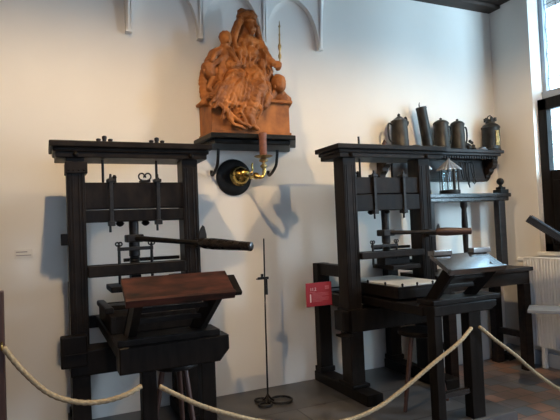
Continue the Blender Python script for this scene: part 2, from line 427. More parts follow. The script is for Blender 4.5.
    # carriage: rails, bed, front beam, legs
    for x in (c['rx'][0], c['rx'][1] - .08):
        bm = newbm(); box(bm, x, x + .08, c['fy'] + .10, -.13, c['rz'][0], c['rz'][1], .006); P('carriage_rail', bm)
    bm = newbm(); box(bm, c['rx'][0] + .08, c['rx'][1] - .08, c['fy'] + .12, -.2, c['rz'][1] - .03, c['rz'][1] - .008, .003); P('carriage_board', bm)
    f0, f1 = c['fz']; X0, X1 = c['fx']
    bm = newbm(); prism(bm, [(X0, f0), (X1 - .055, f0), (X1, f0 + .45 * (f1 - f0)), (X1, f1), (X0, f1)], 'y', c['fy'] - .01, c['fy'] + .15, .006); P('front_beam', bm)
    for x0, x1 in c['legs']:
        bm = newbm(); box(bm, x0, x1, c['fy'] + .005, c['fy'] + .085, 0, f0 + .002, .006); P('leg', bm)
    bm = newbm(); box(bm, c['legs'][0][1], c['legs'][1][0], c['fy'] + .02, c['fy'] + .06, .175, .213, .005); P('stretcher', bm, 'oak_polish')
    bx0, bx1, by0, by1, bz0, bz1 = c['bed']
    bm = newbm(); box(bm, bx0, bx1, by0, by1, bz0, bz1 - .02, .005)
    for q in ((bx0, bx0 + .03, by0, by1), (bx1 - .03, bx1, by0, by1), (bx0 + .03, bx1 - .03, by0, by0 + .03), (bx0 + .03, bx1 - .03, by1 - .03, by1)):
        box(bm, *q, bz1 - .022, bz1, .003)
    P('coffin', bm)
    bm = newbm(); box(bm, bx0 + .035, bx1 - .035, by0 + .035, by1 - .035, bz1 - .02, bz1 - .004 + c.get('stone_up', 0), .004)
    P('press_stone', bm, c['stone'], label=c.get('stone_label'))
    for x, y in c.get('pins', ()):
        bm = newbm(); lathe(bm, V(x, y, bz1 - .002), [(.010, 0), (.007, .01), (.010, .022), (.004, .03)], n=8); P('pin', bm, 'iron')
    if c.get('bed_edge'):
        bm = newbm(); q = c['bed_edge']; beam(bm, V(*q[0]), V(*q[1]), .05, .035, .01); beam(bm, V(*q[2]), V(*q[3]), .045, .03, .01); P('corner_iron', bm)
    # tympan rest on slanted supports
    T = c['rest']; z0, z1 = T['z']; y0, y1 = T['y']; tx0, tx1 = T['x']
    bm = newbm(); box(bm, T['base'][0], T['base'][1], c['fy'] + .01, c['fy'] + .19, f1, f1 + .035, .005); P('rest_base', bm)
    for xb, xt in T['sup']:
        bm = newbm(); beam(bm, V(xb, c['fy'] + .13, f1 + .02), V(xt, y0 + .04, z0 + .01), .035, .075, .005); P('rest_support', bm)
    for zz in (.42, .72):
        q0 = V(T['sup'][0][0], c['fy'] + .13, f1 + .02).lerp(V(T['sup'][0][1], y0 + .04, z0), zz); q1 = V(T['sup'][1][0], c['fy'] + .13, f1 + .02).lerp(V(T['sup'][1][1], y0 + .04, z0), zz)
        bm = newbm(); box(bm, q0.x, q1.x, q0.y - .0, q0.y + .05, q0.z - .013, q0.z + .013, .004); P('rest_batten', bm)
    up = (V(0, y1, z1) - V(0, y0, z0)); L = up.length; up.normalize(); nrm = V(0, -up.z, up.y) * (-1 if V(0, -up.z, up.y).z < 0 else 1)
    m = Matrix((V(1, 0, 0), up, nrm)).transposed().to_4x4(); m.translation = V((tx0 + tx1) / 2, (y0 + y1) / 2, (z0 + z1) / 2)
    w = (tx1 - tx0) / 2
    bm = newbm(); box(bm, -w, w, -L / 2, L / 2, -.028, 0, .005, m)
    box(bm, -w - .0, w, -L / 2 - .006, -L / 2 + .014, -.034, .012, .004, m)
    P('tympan_rest', bm, c['rest_mat'], label=T['label'])
    if T.get('end'):
        bm = newbm(); box(bm, w - .002, w + .045, -L / 2 + .01, L / 2 - .035, -.032, -.006, .005, m); P('rest_end', bm)
    for x0, x1 in T.get('clips', ()):
        bm = newbm(); box(bm, x0, x1, y1 - .03, y1 + .035, z1 - .008, z1 + .030, .004); P('clip', bm, c['rest_mat'])
    # side block and tenon on the left cheek
    k = c['block']; bm = newbm(); box(bm, *k, .012); P('side_block', bm)
    if c.get('ledge'): bm = newbm(); box(bm, *c['ledge'], .004); P('ledge', bm)
    if c.get('tenon'): bm = newbm(); box(bm, *c['tenon'], .004); P('tenon', bm)
    if c.get('collar'):
        x0, x1, q0, q1 = c['collar']; bm = newbm(); box(bm, x0, x1, -.668, -.49, q0, q1, .005)
        for i in range(4): lathe(bm, V(x0 + .02 + i * (x1 - x0 - .04) / 3, -.668, q0 + .02), [(.008, 0), (.004, .006)], axis=(0, -1, 0), n=8)
        P('cheek_collar', bm, 'oak_b')
    return root

press(dict(a=.140, b=1.008, cw=.112, capz=2.005, cap=(.040, 1.105), head=(1.742, 1.562, 1.478), bolts=(.385, .735), rods=((.372, 1.99), (.732, 1.99)),
    straps=(.412, .722), studs=(.445,), knobs=(.47, .64), curl=(.645, 1.748), sx=.563, barz=1.362, barend=(1.125, -1.36, 1.288), hs=.58, dark_handle=True,
    catch=(.985, 1.335), hosez=1.293, hosex=(.453, .668), till=(1.118, 1.192), plz=1.030, plx=(.385, .80), hosebox=.032,
    winter=(.50, .66), rx=(.335, .90), rz=(.735, .80), fy=-1.46, fz=(.672, .81), fx=(.335, .925), legs=((.445, .523), (.765, .845)),
    bed=(.345, .86, -1.02, -.30, .80, .905), stone='oak', rest_mat='oak_red',
    bed_edge=((.345, -.42, .925), (.355, -.90, .925), (.36, -.72, .922), (.50, -.76, .922)),
    rest=dict(x=(.366, .952), y=(-1.53, -1.36), z=(1.048, 1.160), base=(.33, .88), sup=((.405, .43), (.775, .86)), end=True, label='red-brown sloping tympan board'),
    block=(.075, .235, -.72, -.64, .565, .765), ledge=(.10, .232, -.735, -.71, .648, .654), tenon=(.098, .15, -.60, -.56, 1.335, 1.41), collar=(.132, .268, 1.80, 1.875),
    label='dark oak hand printing press on the left, with a red-brown sloping board in front'))
press(dict(a=2.215, b=3.105, capz=2.045, cap=(2.135, 3.25), head=(1.782, 1.640, 1.502), bolts=(), rods=((2.43, 2.13),),
    straps=(2.515, 2.815), studs=(2.40,), knobs=(2.50, 2.66, 2.84), sx=2.655, barz=1.312, barend=(3.235, -.97, 1.298), hs=.58, dark_handle=False,
    catch=(3.04, 1.32), catch_scale=.5, hosez=1.205, hosex=(2.475, 2.715), till=(1.105, 1.160), plz=1.02, plx=(2.60, 2.88), hosebox=.13, hosecx=2.72,
    winter=(.53, .71), rx=(2.38, 2.96), rz=(.735, .80), fy=-1.45, fz=(.745, .815), fx=(2.385, 2.96), legs=((2.395, 2.462), (2.700, 2.815)),
    bed=(2.41, 2.93, -1.04, -.28, .815, .905), stone='stone', stone_up=.014, stone_label='light grey stone slab, whitened by window reflection', rest_mat='sheen',
    pins=((2.425, -.62), (2.425, -.86), (2.46, -1.03), (2.60, -1.03), (2.75, -1.03)),
    rest=dict(x=(2.485, 3.005), y=(-1.52, -1.33), z=(1.052, 1.155), base=(2.40, 3.02), sup=((2.48, 2.53), (2.82, 2.94)), label='dark sloping tympan board catching window light',
        clips=((2.49, 2.66), (2.86, 3.03))),
    block=(2.145, 2.225, -.66, -.52, .54, .70), ledge=(2.12, 2.222, -.68, -.58, .50, .518),
    label='dark oak hand printing press on the right, near the window, with a pale stone bed'))

# stools below the carriages
def stool(cx, cy, zs, r, feet, label):
    s = empty('stool', (cx, cy, 0), label, 'stool')
    bm = newbm(); lathe(bm, V(cx, cy, zs - .035), [(r * .9, 0), (r, .008), (r, .028), (r * .96, .035)], n=28); obj('seat', bm, 'oak', s, smooth=True)
    for fx, fy in feet:
        bm = newbm(); t = V(cx, cy, zs - .03).lerp(V(fx, fy, zs - .03), .45); cyl(bm, t, V(fx, fy, 0), .017, .015, 10); obj('leg', bm, 'post_brown', s, smooth=True)
stool(2.60, -1.03, .57, .165, ((2.388, -1.085), (2.82, -1.05), (2.60, -.82)), 'round dark stool standing under the right press')
stool(.72, -1.03, .60, .14, ((.80, -1.22), (.53, -1.08), (.80, -.84)), 'round dark stool standing under the left press')
# ------------------------------------------------------------------ statue on its wall shelf
sh = empty('statue_shelf', (1.58, -.2, 1.86), 'black moulded wall shelf carrying the carved group, on scrolled iron brackets', 'shelf')
bm = newbm()
prism(bm, [(1.165, 0), (1.195, -.40), (1.925, -.40), (2.12, 0)], 'z', 2.115, 2.155, .006)
prism(bm, [(1.21, 0), (1.235, -.36), (1.89, -.36), (2.06, 0)], 'z', 2.075, 2.117, .01)
obj('shelf_board', bm, 'disc', sh)
for x, s in ((1.305, -1), (1.83, 1)):
    bm = newbm()
    tube(bm, bez([V(x, -.23, 2.055), V(x, -.215, 1.99), V(x, -.19, 1.93), V(x, -.13, 1.89), V(x, -.045, 1.858), V(x, -.014, 1.875), V(x, -.02, 1.90)], 6), .013, 8)
    obj('bracket', bm, 'iron', sh, smooth=True)

st = empty('carved_statue', (1.56, -.22, 2.155), 'reddish-brown carved wooden statue of a seated robed woman with children, holding a thin sceptre', 'statue')
bm = newbm()
prism(bm, [(1.215, -.03), (1.225, -.335), (1.905, -.335), (1.99, -.03)], 'z', 2.155, 2.435, .008)
prism(bm, [(1.185, -.03), (1.20, -.365), (1.925, -.365), (2.03, -.03)], 'z', 2.425, 2.455, .008)
prism(bm, [(1.205, -.03), (1.218, -.345), (1.915, -.345), (2.0, -.03)], 'z', 2.155, 2.185, .004)
obj('plinth_block', bm, 'terracotta', st)
STATUE= {'b':[[(1.603,-0.22,3.171,0.0614),(1.617,-0.25,3.119,0.0558),(1.623,-0.275,3.068,0.0398),(1.617,-0.285,3.03,0.0259)],[(1.637,-0.31,3.099,0.0129),(1.649,-0.322,3.062,0.0128)],[(1.604,-0.318,3.029,0.0137),(1.631,-0.318,3.028,0.0103)],[(1.574,-0.292,3.115,0.0138),(1.605,-0.305,3.122,0.0129),(1.64,-0.305,3.122,0.0112)],[(1.593,-0.21,3.046,0.0458),(1.59,-0.21,2.977,0.0572)],[(1.58,-0.19,3.206,0.0548),(1.55,-0.19,3.133,0.046),(1.508,-0.2,3.056,0.0406),(1.471,-0.22,2.977,0.0334),(1.444,-0.24,2.908,0.0227)],[(1.533,-0.26,3.13,0.0261),(1.491,-0.27,3.045,0.0243),(1.469,-0.275,2.966,0.0216),(1.476,-0.27,2.902,0.0173)],[(1.604,-0.2,3.209,0.0423),(1.641,-0.22,3.211,0.0369),(1.671,-0.235,3.183,0.0262)],[(1.574,-0.2,3.141,0.0573),(1.574,-0.19,3.059,0.0531),(1.544,-0.19,2.987,0.0531)],[(1.542,-0.24,3.173,0.0306),(1.585,-0.27,3.188,0.026),(1.641,-0.285,3.168,0.019)],[(1.691,-0.22,3.097,0.0281),(1.706,-0.2,3.037,0.0318),(1.726,-0.19,2.982,0.0318)],[(1.542,-0.19,2.936,0.0796),(1.606,-0.19,2.951,0.0929),(1.687,-0.19,2.934,0.0752)],[(1.561,-0.2,2.832,0.1059),(1.642,-0.2,2.823,0.097)],[(1.582,-0.2,2.698,0.1323),(1.615,-0.2,2.615,0.1411)],[(1.51,-0.27,2.855,0.0477),(1.534,-0.27,2.816,0.0433)],[(1.616,-0.27,2.866,0.0477),(1.635,-0.265,2.827,0.0391)],[(1.702,-0.2,2.95,0.0618),(1.729,-0.24,2.879,0.0568),(1.75,-0.27,2.811,0.0538)],[(1.75,-0.27,2.803,0.0485),(1.782,-0.3,2.78,0.0361),(1.814,-0.31,2.771,0.0257)],[(1.814,-0.31,2.771,0.0309),(1.839,-0.315,2.763,0.0257),(1.831,-0.31,2.738,0.0223)],[(1.797,-0.325,2.739,0.012),(1.841,-0.33,2.742,0.0111)],[(1.748,-0.25,2.783,0.0523),(1.768,-0.24,2.719,0.048),(1.782,-0.22,2.64,0.0439)],[(1.695,-0.29,2.783,0.0302),(1.705,-0.3,2.696,0.0275),(1.679,-0.31,2.607,0.0257)],[(1.468,-0.22,2.901,0.0571),(1.398,-0.26,2.805,0.0478),(1.395,-0.31,2.716,0.0395),(1.446,-0.335,2.721,0.0307),(1.479,-0.34,2.739,0.0221)],[(1.383,-0.15,2.594,0.125),(1.63,-0.16,2.61,0.1604),(1.768,-0.14,2.608,0.1074)],[(1.465,-0.27,2.618,0.104),(1.373,-0.325,2.506,0.0855),(1.348,-0.31,2.395,0.0687),(1.354,-0.31,2.322,0.0343)],[(1.607,-0.27,2.646,0.104),(1.62,-0.34,2.545,0.0894),(1.567,-0.35,2.423,0.0765),(1.524,-0.36,2.32,0.0593),(1.553,-0.365,2.231,0.0339),(1.593,-0.37,2.199,0.022)],[(1.486,-0.3,2.545,0.0946),(1.466,-0.32,2.457,0.0813),(1.443,-0.325,2.356,0.0641),(1.445,-0.335,2.273,0.0426),(1.491,-0.345,2.224,0.0306)],[(1.342,-0.27,2.543,0.078),(1.263,-0.27,2.464,0.0607),(1.209,-0.25,2.425,0.0392),(1.17,-0.24,2.408,0.0218)],[(1.703,-0.27,2.569,0.078),(1.705,-0.32,2.472,0.0599),(1.676,-0.34,2.407,0.0392)],[(1.384,-0.355,2.627,0.017),(1.302,-0.395,2.523,0.0185),(1.244,-0.4,2.431,0.0168),(1.2,-0.385,2.371,0.0143)],[(1.406,-0.355,2.636,0.017),(1.334,-0.395,2.525,0.0185),(1.285,-0.4,2.433,0.0168),(1.234,-0.385,2.353,0.0143)],[(1.426,-0.355,2.609,0.017),(1.358,-0.395,2.527,0.0185),(1.31,-0.4,2.435,0.0168),(1.27,-0.385,2.372,0.0143)],[(1.448,-0.355,2.635,0.017),(1.383,-0.395,2.529,0.0185),(1.337,-0.4,2.437,0.0168),(1.305,-0.385,2.353,0.0143)],[(1.469,-0.355,2.61,0.017),(1.422,-0.395,2.532,0.0185),(1.379,-0.4,2.439,0.0168),(1.342,-0.385,2.379,0.0143)],[(1.491,-0.355,2.633,0.017),(1.446,-0.395,2.534,0.0185),(1.41,-0.4,2.442,0.0168),(1.377,-0.385,2.36,0.0143)],[(1.512,-0.355,2.611,0.017),(1.464,-0.395,2.535,0.0185),(1.441,-0.4,2.444,0.0168),(1.414,-0.385,2.368,0.0143)],[(1.534,-0.355,2.628,0.017),(1.493,-0.395,2.537,0.0185),(1.472,-0.4,2.446,0.0168),(1.451,-0.385,2.389,0.0143)],[(1.555,-0.355,2.613,0.017),(1.533,-0.395,2.54,0.0185),(1.506,-0.4,2.448,0.0168),(1.488,-0.385,2.384,0.0143)],[(1.577,-0.355,2.615,0.017),(1.556,-0.395,2.542,0.0185),(1.545,-0.4,2.45,0.0168),(1.525,-0.385,2.369,0.0143)],[(1.6,-0.355,2.634,0.017),(1.581,-0.395,2.544,0.0185),(1.574,-0.4,2.452,0.0168),(1.563,-0.385,2.384,0.0143)],[(1.622,-0.355,2.65,0.017),(1.608,-0.395,2.546,0.0185),(1.611,-0.4,2.455,0.0168),(1.601,-0.385,2.399,0.0143)],[(1.645,-0.355,2.657,0.017),(1.642,-0.395,2.548,0.0185),(1.636,-0.4,2.457,0.0168),(1.639,-0.385,2.385,0.0143)],[(1.468,-0.272,2.917,0.0147),(1.496,-0.305,2.826,0.0146),(1.488,-0.315,2.723,0.0146)],[(1.539,-0.272,2.941,0.0147),(1.548,-0.305,2.831,0.0146),(1.514,-0.315,2.725,0.0146)],[(1.61,-0.272,2.941,0.0147),(1.574,-0.305,2.825,0.0146),(1.575,-0.315,2.714,0.0146)],[(1.672,-0.272,2.922,0.0147),(1.636,-0.305,2.806,0.0146),(1.557,-0.315,2.712,0.0146)],[(1.495,-0.272,2.72,0.0147),(1.551,-0.305,2.682,0.0146),(1.645,-0.315,2.704,0.0146)],[(1.484,-0.272,2.669,0.0147),(1.558,-0.305,2.632,0.0146),(1.661,-0.315,2.655,0.0146)],[(1.699,-0.29,2.885,0.0129),(1.723,-0.315,2.829,0.0129),(1.717,-0.3,2.765,0.0129)],[(1.749,-0.29,2.771,0.0129),(1.753,-0.315,2.696,0.0129),(1.738,-0.3,2.615,0.0129)],[(1.712,-0.29,2.751,0.0129),(1.724,-0.315,2.643,0.0129),(1.68,-0.3,2.543,0.0129)],[(1.501,-0.385,2.427,0.0185),(1.45,-0.397,2.324,0.0159),(1.502,-0.385,2.233,0.0135)],[(1.589,-0.385,2.449,0.0185),(1.544,-0.397,2.33,0.0159),(1.57,-0.385,2.212,0.0135)],[(1.375,-0.385,2.435,0.0185),(1.325,-0.397,2.334,0.0159),(1.384,-0.385,2.244,0.0135)],[(1.432,-0.385,2.39,0.0185),(1.528,-0.397,2.353,0.0159),(1.64,-0.385,2.428,0.0135)],[(1.33,-0.385,2.352,0.0185),(1.406,-0.397,2.266,0.0159),(1.527,-0.385,2.21,0.0135)],[(1.642,-0.385,2.469,0.0185),(1.581,-0.397,2.389,0.0159),(1.482,-0.385,2.377,0.0135)],[(1.344,-0.385,2.297,0.0185),(1.387,-0.397,2.225,0.0159),(1.492,-0.385,2.192,0.0135)],[(1.266,-0.385,2.412,0.0185),(1.309,-0.397,2.333,0.0159),(1.294,-0.385,2.271,0.0135)],[(1.604,-0.385,2.401,0.0185),(1.632,-0.397,2.351,0.0159),(1.599,-0.385,2.286,0.0135)]],'k':[[(1.387,-0.26,2.97,0.0539),(1.388,-0.28,2.93,0.0484)],[(1.396,-0.33,2.914,0.0102),(1.395,-0.33,2.905,0.0085)],[(1.384,-0.26,2.879,0.0478),(1.368,-0.27,2.791,0.0564),(1.357,-0.27,2.708,0.0564)],[(1.342,-0.28,2.851,0.0294),(1.275,-0.3,2.797,0.025),(1.25,-0.32,2.748,0.0214)],[(1.404,-0.3,2.851,0.0275),(1.434,-0.33,2.795,0.0239),(1.454,-0.34,2.745,0.0204)],[(1.345,-0.28,2.704,0.0389),(1.318,-0.3,2.614,0.0344),(1.346,-0.31,2.549,0.0275)],[(1.23,-0.27,2.696,0.059),(1.234,-0.28,2.661,0.0519)],[(1.178,-0.33,2.658,0.0102),(1.178,-0.33,2.65,0.0085)],[(1.289,-0.24,2.678,0.0568),(1.329,-0.24,2.632,0.0655),(1.352,-0.24,2.568,0.0699)],[(1.255,-0.3,2.706,0.0224),(1.321,-0.31,2.766,0.0223),(1.394,-0.3,2.817,0.0207)],[(1.262,-0.29,2.596,0.0345),(1.226,-0.29,2.529,0.0293),(1.263,-0.3,2.489,0.0258)],[(1.233,-0.2,2.668,0.0529),(1.221,-0.2,2.585,0.0529),(1.226,-0.2,2.487,0.0529)],[(1.335,-0.25,2.86,0.0305),(1.275,-0.25,2.837,0.0261),(1.233,-0.24,2.755,0.0262)]],'r':[[(1.839,-0.28,2.628,0.0692),(1.843,-0.29,2.591,0.0604)],[(1.778,-0.35,2.571,0.011),(1.778,-0.35,2.562,0.0093)],[(1.853,-0.22,2.541,0.0658),(1.889,-0.22,2.5,0.0702),(1.946,-0.2,2.491,0.0529)],[(1.788,-0.26,2.527,0.0435),(1.732,-0.3,2.471,0.0344)],[(1.794,-0.2,2.49,0.0618),(1.926,-0.2,2.472,0.0529)]]}
clouds = bpy.data.textures.new('carving', 'CLOUDS'); clouds.noise_scale = .055; clouds.noise_depth = 3
fine = bpy.data.textures.new('folds', 'WOOD'); fine.wood_type = 'BANDNOISE'; fine.noise_scale = .05; fine.turbulence = 9; fine.noise_basis_2 = 'SIN'
def carved(name, chains, disp):
    bm = newbm()
    for ch in chains:
        for (x0, y0, z0, r0), (x1, y1, z1, r1) in zip(ch[:-1], ch[1:]):
            p0, p1 = V(x0, y0, z0), V(x1, y1, z1); d = (p1 - p0).length; n = max(2, int(d / (.7 * min(r0, r1))) + 1)
            for i in range(n + 1):
                t = i / n; r = r0 + (r1 - r0) * t
                bmesh.ops.create_icosphere(bm, subdivisions=2 if r > .04 else 1, radius=r * (1.0 if r > .04 else 1.05), matrix=Matrix.Translation(p0.lerp(p1, t)))
    o = obj(name, bm, 'terracotta', st, smooth='all')
    m = o.modifiers.new('fuse', 'REMESH'); m.mode = 'VOXEL'; m.voxel_size = .005; m.use_smooth_shade = True
    m = o.modifiers.new('soft', 'SMOOTH'); m.factor = .5; m.iterations = 1
    for tex, s in ((clouds, disp), (fine, disp * .55)):
        m = o.modifiers.new('carve', 'DISPLACE'); m.texture = tex; m.strength = s; m.mid_level = .5; m.texture_coords = 'LOCAL'
    m = o.modifiers.new('soft2', 'SMOOTH'); m.factor = .4; m.iterations = 1
    dg = bpy.context.evaluated_depsgraph_get(); ev = o.evaluated_get(dg)
    me = bpy.data.meshes.new_from_object(ev); me.name = name; old = o.data; o.modifiers.clear(); o.data = me
    for f in me.polygons: f.use_smooth = True
    if not me.materials: me.materials.append(M['terracotta'])
    return o
carved('woman_figure', STATUE['b'], .013)
carved('child_figure', STATUE['k'], .006)
carved('child_figure', STATUE['r'], .005)
bm = newbm()
sb = V(1.850, -.31, 2.775)
lathe(bm, sb, [(.006, 0), (.006, .04), (.012, .05), (.015, .07), (.008, .09), (.006, .11), (.013, .13), (.016, .155), (.007, .18), (.006, .24), (.010, .25), (.006, .26), (.005, .31), (.011, .325), (.005, .335), (.003, .37)], axis=(.03, 0, 1), n=12)
obj('sceptre', bm, 'old_brass', st, smooth=True, label='thin turned brass sceptre')

# ------------------------------------------------------------------ candle sconce
sc = empty('wall_sconce', (1.50, -.02, 1.83), 'brass candle arm on a round black disc under the statue shelf', 'sconce')
bm = newbm(); lathe(bm, V(1.507, 0, 1.842), [(.155, 0), (.16, .008), (.155, .022), (.135, .032), (.10, .030), (.0, .034)], axis=(0, -1, 0), n=48); obj('disc', bm, 'disc', sc, smooth=True)
bm = newbm(); lathe(bm, V(1.545, -.03, 1.850), [(.085, 0), (.088, .008), (.07, .02), (.078, .035), (.072, .06), (.055, .085), (.03, .10), (.03, .125), (.038, .135), (.02, .15), (.0, .154)], axis=(.12, -1, .05), n=36); obj('boss', bm, 'brass', sc, smooth=True)
bm = newbm()
tube(bm, bez([V(1.54, -.17, 1.850), V(1.535, -.25, 1.835), V(1.535, -.36, 1.815), V(1.55, -.42, 1.805), V(1.585, -.445, 1.800), V(1.604, -.45, 1.825), V(1.606, -.45, 1.87)]), .014, 10)
lathe(bm, V(1.528, -.40, 1.812), [(.012, 0), (.024, .010), (.028, .026), (.024, .042), (.012, .052)], axis=(.8, -.5, 0), n=18)
tube(bm, bez([V(1.545, -.25, 1.835), V(1.575, -.25, 1.85), V(1.588, -.25, 1.88), V(1.582, -.25, 1.91), V(1.592, -.25, 1.94)]), [.007] * 24 + [.004], 7)
tube(bm, bez([V(1.545, -.25, 1.835), V(1.565, -.25, 1.82), V(1.58, -.25, 1.80)]), .006, 7)
obj('arm', bm, 'brass', sc, smooth=True)
bm = newbm(); lathe(bm, V(1.606, -.45, 1.86), [(.012, 0), (.016, .010), (.028, .02), (.028, .034), (.013, .045), (.013, .055), (.034, .064), (.038, .078), (.022, .086), (.018, .09), (.060, .098), (.076, .106), (.072, .110), (.02, .105)], n=26); obj('drip_pan', bm, 'old_brass', sc, smooth=True)
bm = newbm(); lathe(bm, V(1.606, -.45, 1.965), [(.028, 0), (.031, .01), (.030, .15), (.033, .165), (.034, .18), (.030, .188), (.02, .182), (.0, .18)], n=22)
tag(obj('candle', bm, 'candle', smooth=True), 'short thick red-brown candle standing in the brass wall sconce', 'candle')

# ------------------------------------------------------------------ iron candle stand
cs = empty('iron_stand', (1.592, -.374, 0), 'thin black iron rod stand with a sliding cross clamp between the presses', 'stand')
bm = newbm(); tube(bm, [V(1.592, -.374, .0), V(1.600, -.374, .7), V(1.612, -.374, 1.31)], [.008, .007, .006], 8); obj('rod', bm, 'iron', cs, smooth=True)
bm = newbm(); box(bm, 1.545, 1.635, -.392, -.372, .983, 1.003, .003); box(bm, 1.572, 1.590, -.392, -.374, .985, 1.028, .003); box(bm, 1.604, 1.620, -.400, -.368, .86, .995, .003); cyl(bm, V(1.55, -.382, .99), V(1.53, -.382, .99), .008, .004, 8)
obj('cross_clamp', bm, 'iron', cs)
def circ(c, r, n=26, ph=0, full=1.0): return [V(c[0] + r * math.cos(ph + full * 2 * math.pi * i / n), c[1] + r * math.sin(ph + full * 2 * math.pi * i / n), c[2]) for i in range(n)]
for k, (cc, r) in enumerate((((1.70, -.39, .012), .088), ((1.555, -.31, .012), .045), ((1.545, -.43, .012), .05))):
    bm = newbm(); tube(bm, circ(cc, r), .009, 8, closed=True); d = V(cc[0], cc[1], 0) - V(1.592, -.374, 0); d.normalize()
    tube(bm, bez([V(1.592, -.374, .07), V(1.592, -.374, .04) + d * .02, V(1.592, -.374, .014) + d * .05]), .008, 8); obj('foot_loop', bm, 'iron', cs, smooth=True)

# ------------------------------------------------------------------ information sign
sg = empty('information_sign', (2.0, -.66, .77), 'small square dark red museum sign with pale print hanging at the right press', 'sign')
sy = -.52; sx0, sx1, sz0, sz1 = 1.90, 2.135, .745, .935
bm = newbm(); box(bm, sx0, sx1, sy, sy + .008, sz0, sz1, .002); obj('plate', bm, 'sign_red', sg)
bm = newbm(); cyl(bm, V(sx1 - .02, sy + .006, .88), V(2.25, sy + .006, .88), .006, n=8); obj('bracket', bm, 'iron', sg)
def text(body, x, z, size, mat, parent, name, y):
    cu = bpy.data.curves.new(name, 'FONT'); cu.body = body; cu.size = size; cu.extrude = .0006; cu.resolution_u = 2
    o = bpy.data.objects.new(name, cu); COL.objects.link(o)
    bpy.context.view_layer.update(); dg = bpy.context.evaluated_depsgraph_get()
    me = bpy.data.meshes.new_from_object(o.evaluated_get(dg)); bpy.data.objects.remove(o); me.materials.clear(); me.materials.append(M[mat])
    me.transform(Matrix.Rotation(math.pi / 2, 4, 'X'))
    base = V(0, 0, 0); q = parent
    while q: base += q.location; q = q.parent
    me.transform(Matrix.Translation(V(x, y, z) - base))
    n = bpy.data.objects.new(name, me); COL.objects.link(n); n.parent = parent; return n
text('11.2', sx0 + .035, sz1 - .062, .034, 'sign_white', sg, 'number', sy - .001)
bm = newbm(); box(bm, sx1 - .062, sx1 - .024, sy - .002, sy, sz1 - .058, sz1 - .046, 0); box(bm, sx1 - .062, sx1 - .024, sy - .002, sy, sz1 - .042, sz1 - .030, 0); obj('emblem', bm, 'sign_pink', sg)
bm = newbm(); box(bm, sx0 + .033, sx0 + .043, sy - .002, sy, sz0 + .035, sz0 + .10, 0); obj('white_bar', bm, 'sign_white', sg)
bm = newbm()
for i in range(8):
    z = sz0 + .104 - i * .0095; box(bm, sx0 + .055, sx1 - (.03 if i % 4 != 3 else .09), sy - .0016, sy, z, z + .003, 0)
box(bm, sx0 + .033, sx0 + .083, sy - .0016, sy, sz1 - .076, sz1 - .072, 0)
obj('text_lines', bm, 'sign_pink', sg)

# tiny label on the left wall
wl = empty('wall_label', (-.15, -.003, 1.26), 'tiny two-line lettered label on the bare wall far left', 'label')
bm = newbm(); box(bm, -.20, -.08, -.004, 0, 1.245, 1.31, 0); obj('plate', bm, 'label', wl)
bm = newbm(); box(bm, -.19, -.115, -.005, -.003, 1.288, 1.296, 0); box(bm, -.19, -.09, -.005, -.003, 1.264, 1.270, 0); obj('lettering', bm, 'print_grey', wl)

# ------------------------------------------------------------------ wall shelf with vessels
ws = empty('wall_shelf', (3.75, -.1, 1.80), 'dark carved wooden wall shelf with a toothed moulding in the corner, carrying vessels', 'shelf')
bm = newbm(); box(bm, 2.945, 4.50, -.215, 0, 2.085, 2.12, .006); box(bm, 2.975, 4.47, -.195, 0, 2.058, 2.087, .008); obj('shelf_board', bm, 'table', ws)
bm = newbm(); box(bm, 3.0, 4.44, -.155, -.01, 2.03, 2.058, .003)
x = 3.0
while x < 4.43: box(bm, x, x + .018, -.172, -.15, 2.028, 2.056, .002); x += .034
obj('tooth_moulding', bm, 'table', ws)
bm = newbm(); box(bm, 3.17, 4.42, -.035, 0, 1.80, 2.032, .005); box(bm, 3.17, 4.42, -.042, -.03, 1.80, 1.83, .004); obj('back_board', bm, 'table', ws)
prof = [(0, 2.03), (-.155, 2.03), (-.16, 2.005), (-.15, 1.985), (-.155, 1.96), (-.13, 1.935), (-.095, 1.93), (-.10, 1.90), (-.075, 1.875), (-.045, 1.87), (-.05, 1.845), (-.025, 1.82), (0, 1.80)]
for x in (3.0, 4.39):
    bm = newbm(); prism(bm, prof, 'x', x, x + .07, .005); lathe(bm, V(x - .004, -.100, 1.985), [(.028, 0), (.028, .078)], axis=(1, 0, 0), n=16); obj('console', bm, 'table', ws)

G = 'metal vessels on the wall shelf'
ST = 2.12
def tankard(x, y, r, h, hs, label, lid, spout=False, taper=.82):
    t = empty('tankard', (x, y, ST), label, 'tankard', G)
    bm = newbm(); lathe(bm, V(x, y, ST), [(r * 1.08, 0), (r * 1.1, .01), (r, .022), (r * .99, h * .3), (r * .96, h * .32), (r * .95, h * .6), (r * .9, h * .9), (r * .93, h)], n=26); obj('body', bm, 'pewter', t, smooth=True)
    bm = newbm()
    if lid == 'cone': pr = [(r * .98, 0), (r * .98, .008), (r * .5, .035), (r * .2, .055), (.012, .06), (.016, .072), (.003, .085)]
    else: pr = [(r * .98, 0), (r * .98, .010), (r * .8, .028), (r * .45, .042), (.012, .046), (.014, .06), (.003, .068)]
    lathe(bm, V(x, y, ST + h), pr, n=24); obj('lid', bm, 'pewter', t, smooth=True)
    bm = newbm(); tube(bm, bez([V(x + hs * r * .9, y, ST + h * .86), V(x + hs * (r + .038), y, ST + h * .92), V(x + hs * (r + .050), y, ST + h * .62), V(x + hs * (r + .035), y, ST + h * .3), V(x + hs * r * .9, y, ST + h * .2)]), .009, 8); obj('handle', bm, 'pewter', t, smooth=True)
    return t
tankard(3.205, -.125, .086, .260, -1, 'dark pewter tankard with pointed lid, its handle on the left', 'cone')
tankard(3.735, -.12, .082, .262, 1, 'squat dark lidded tankard, the left of the two similar ones mid-shelf', 'dome')
tankard(3.955, -.12, .075, .262, 1, 'dark lidded tankard right of its twin, beside the heap of metal scraps', 'dome')
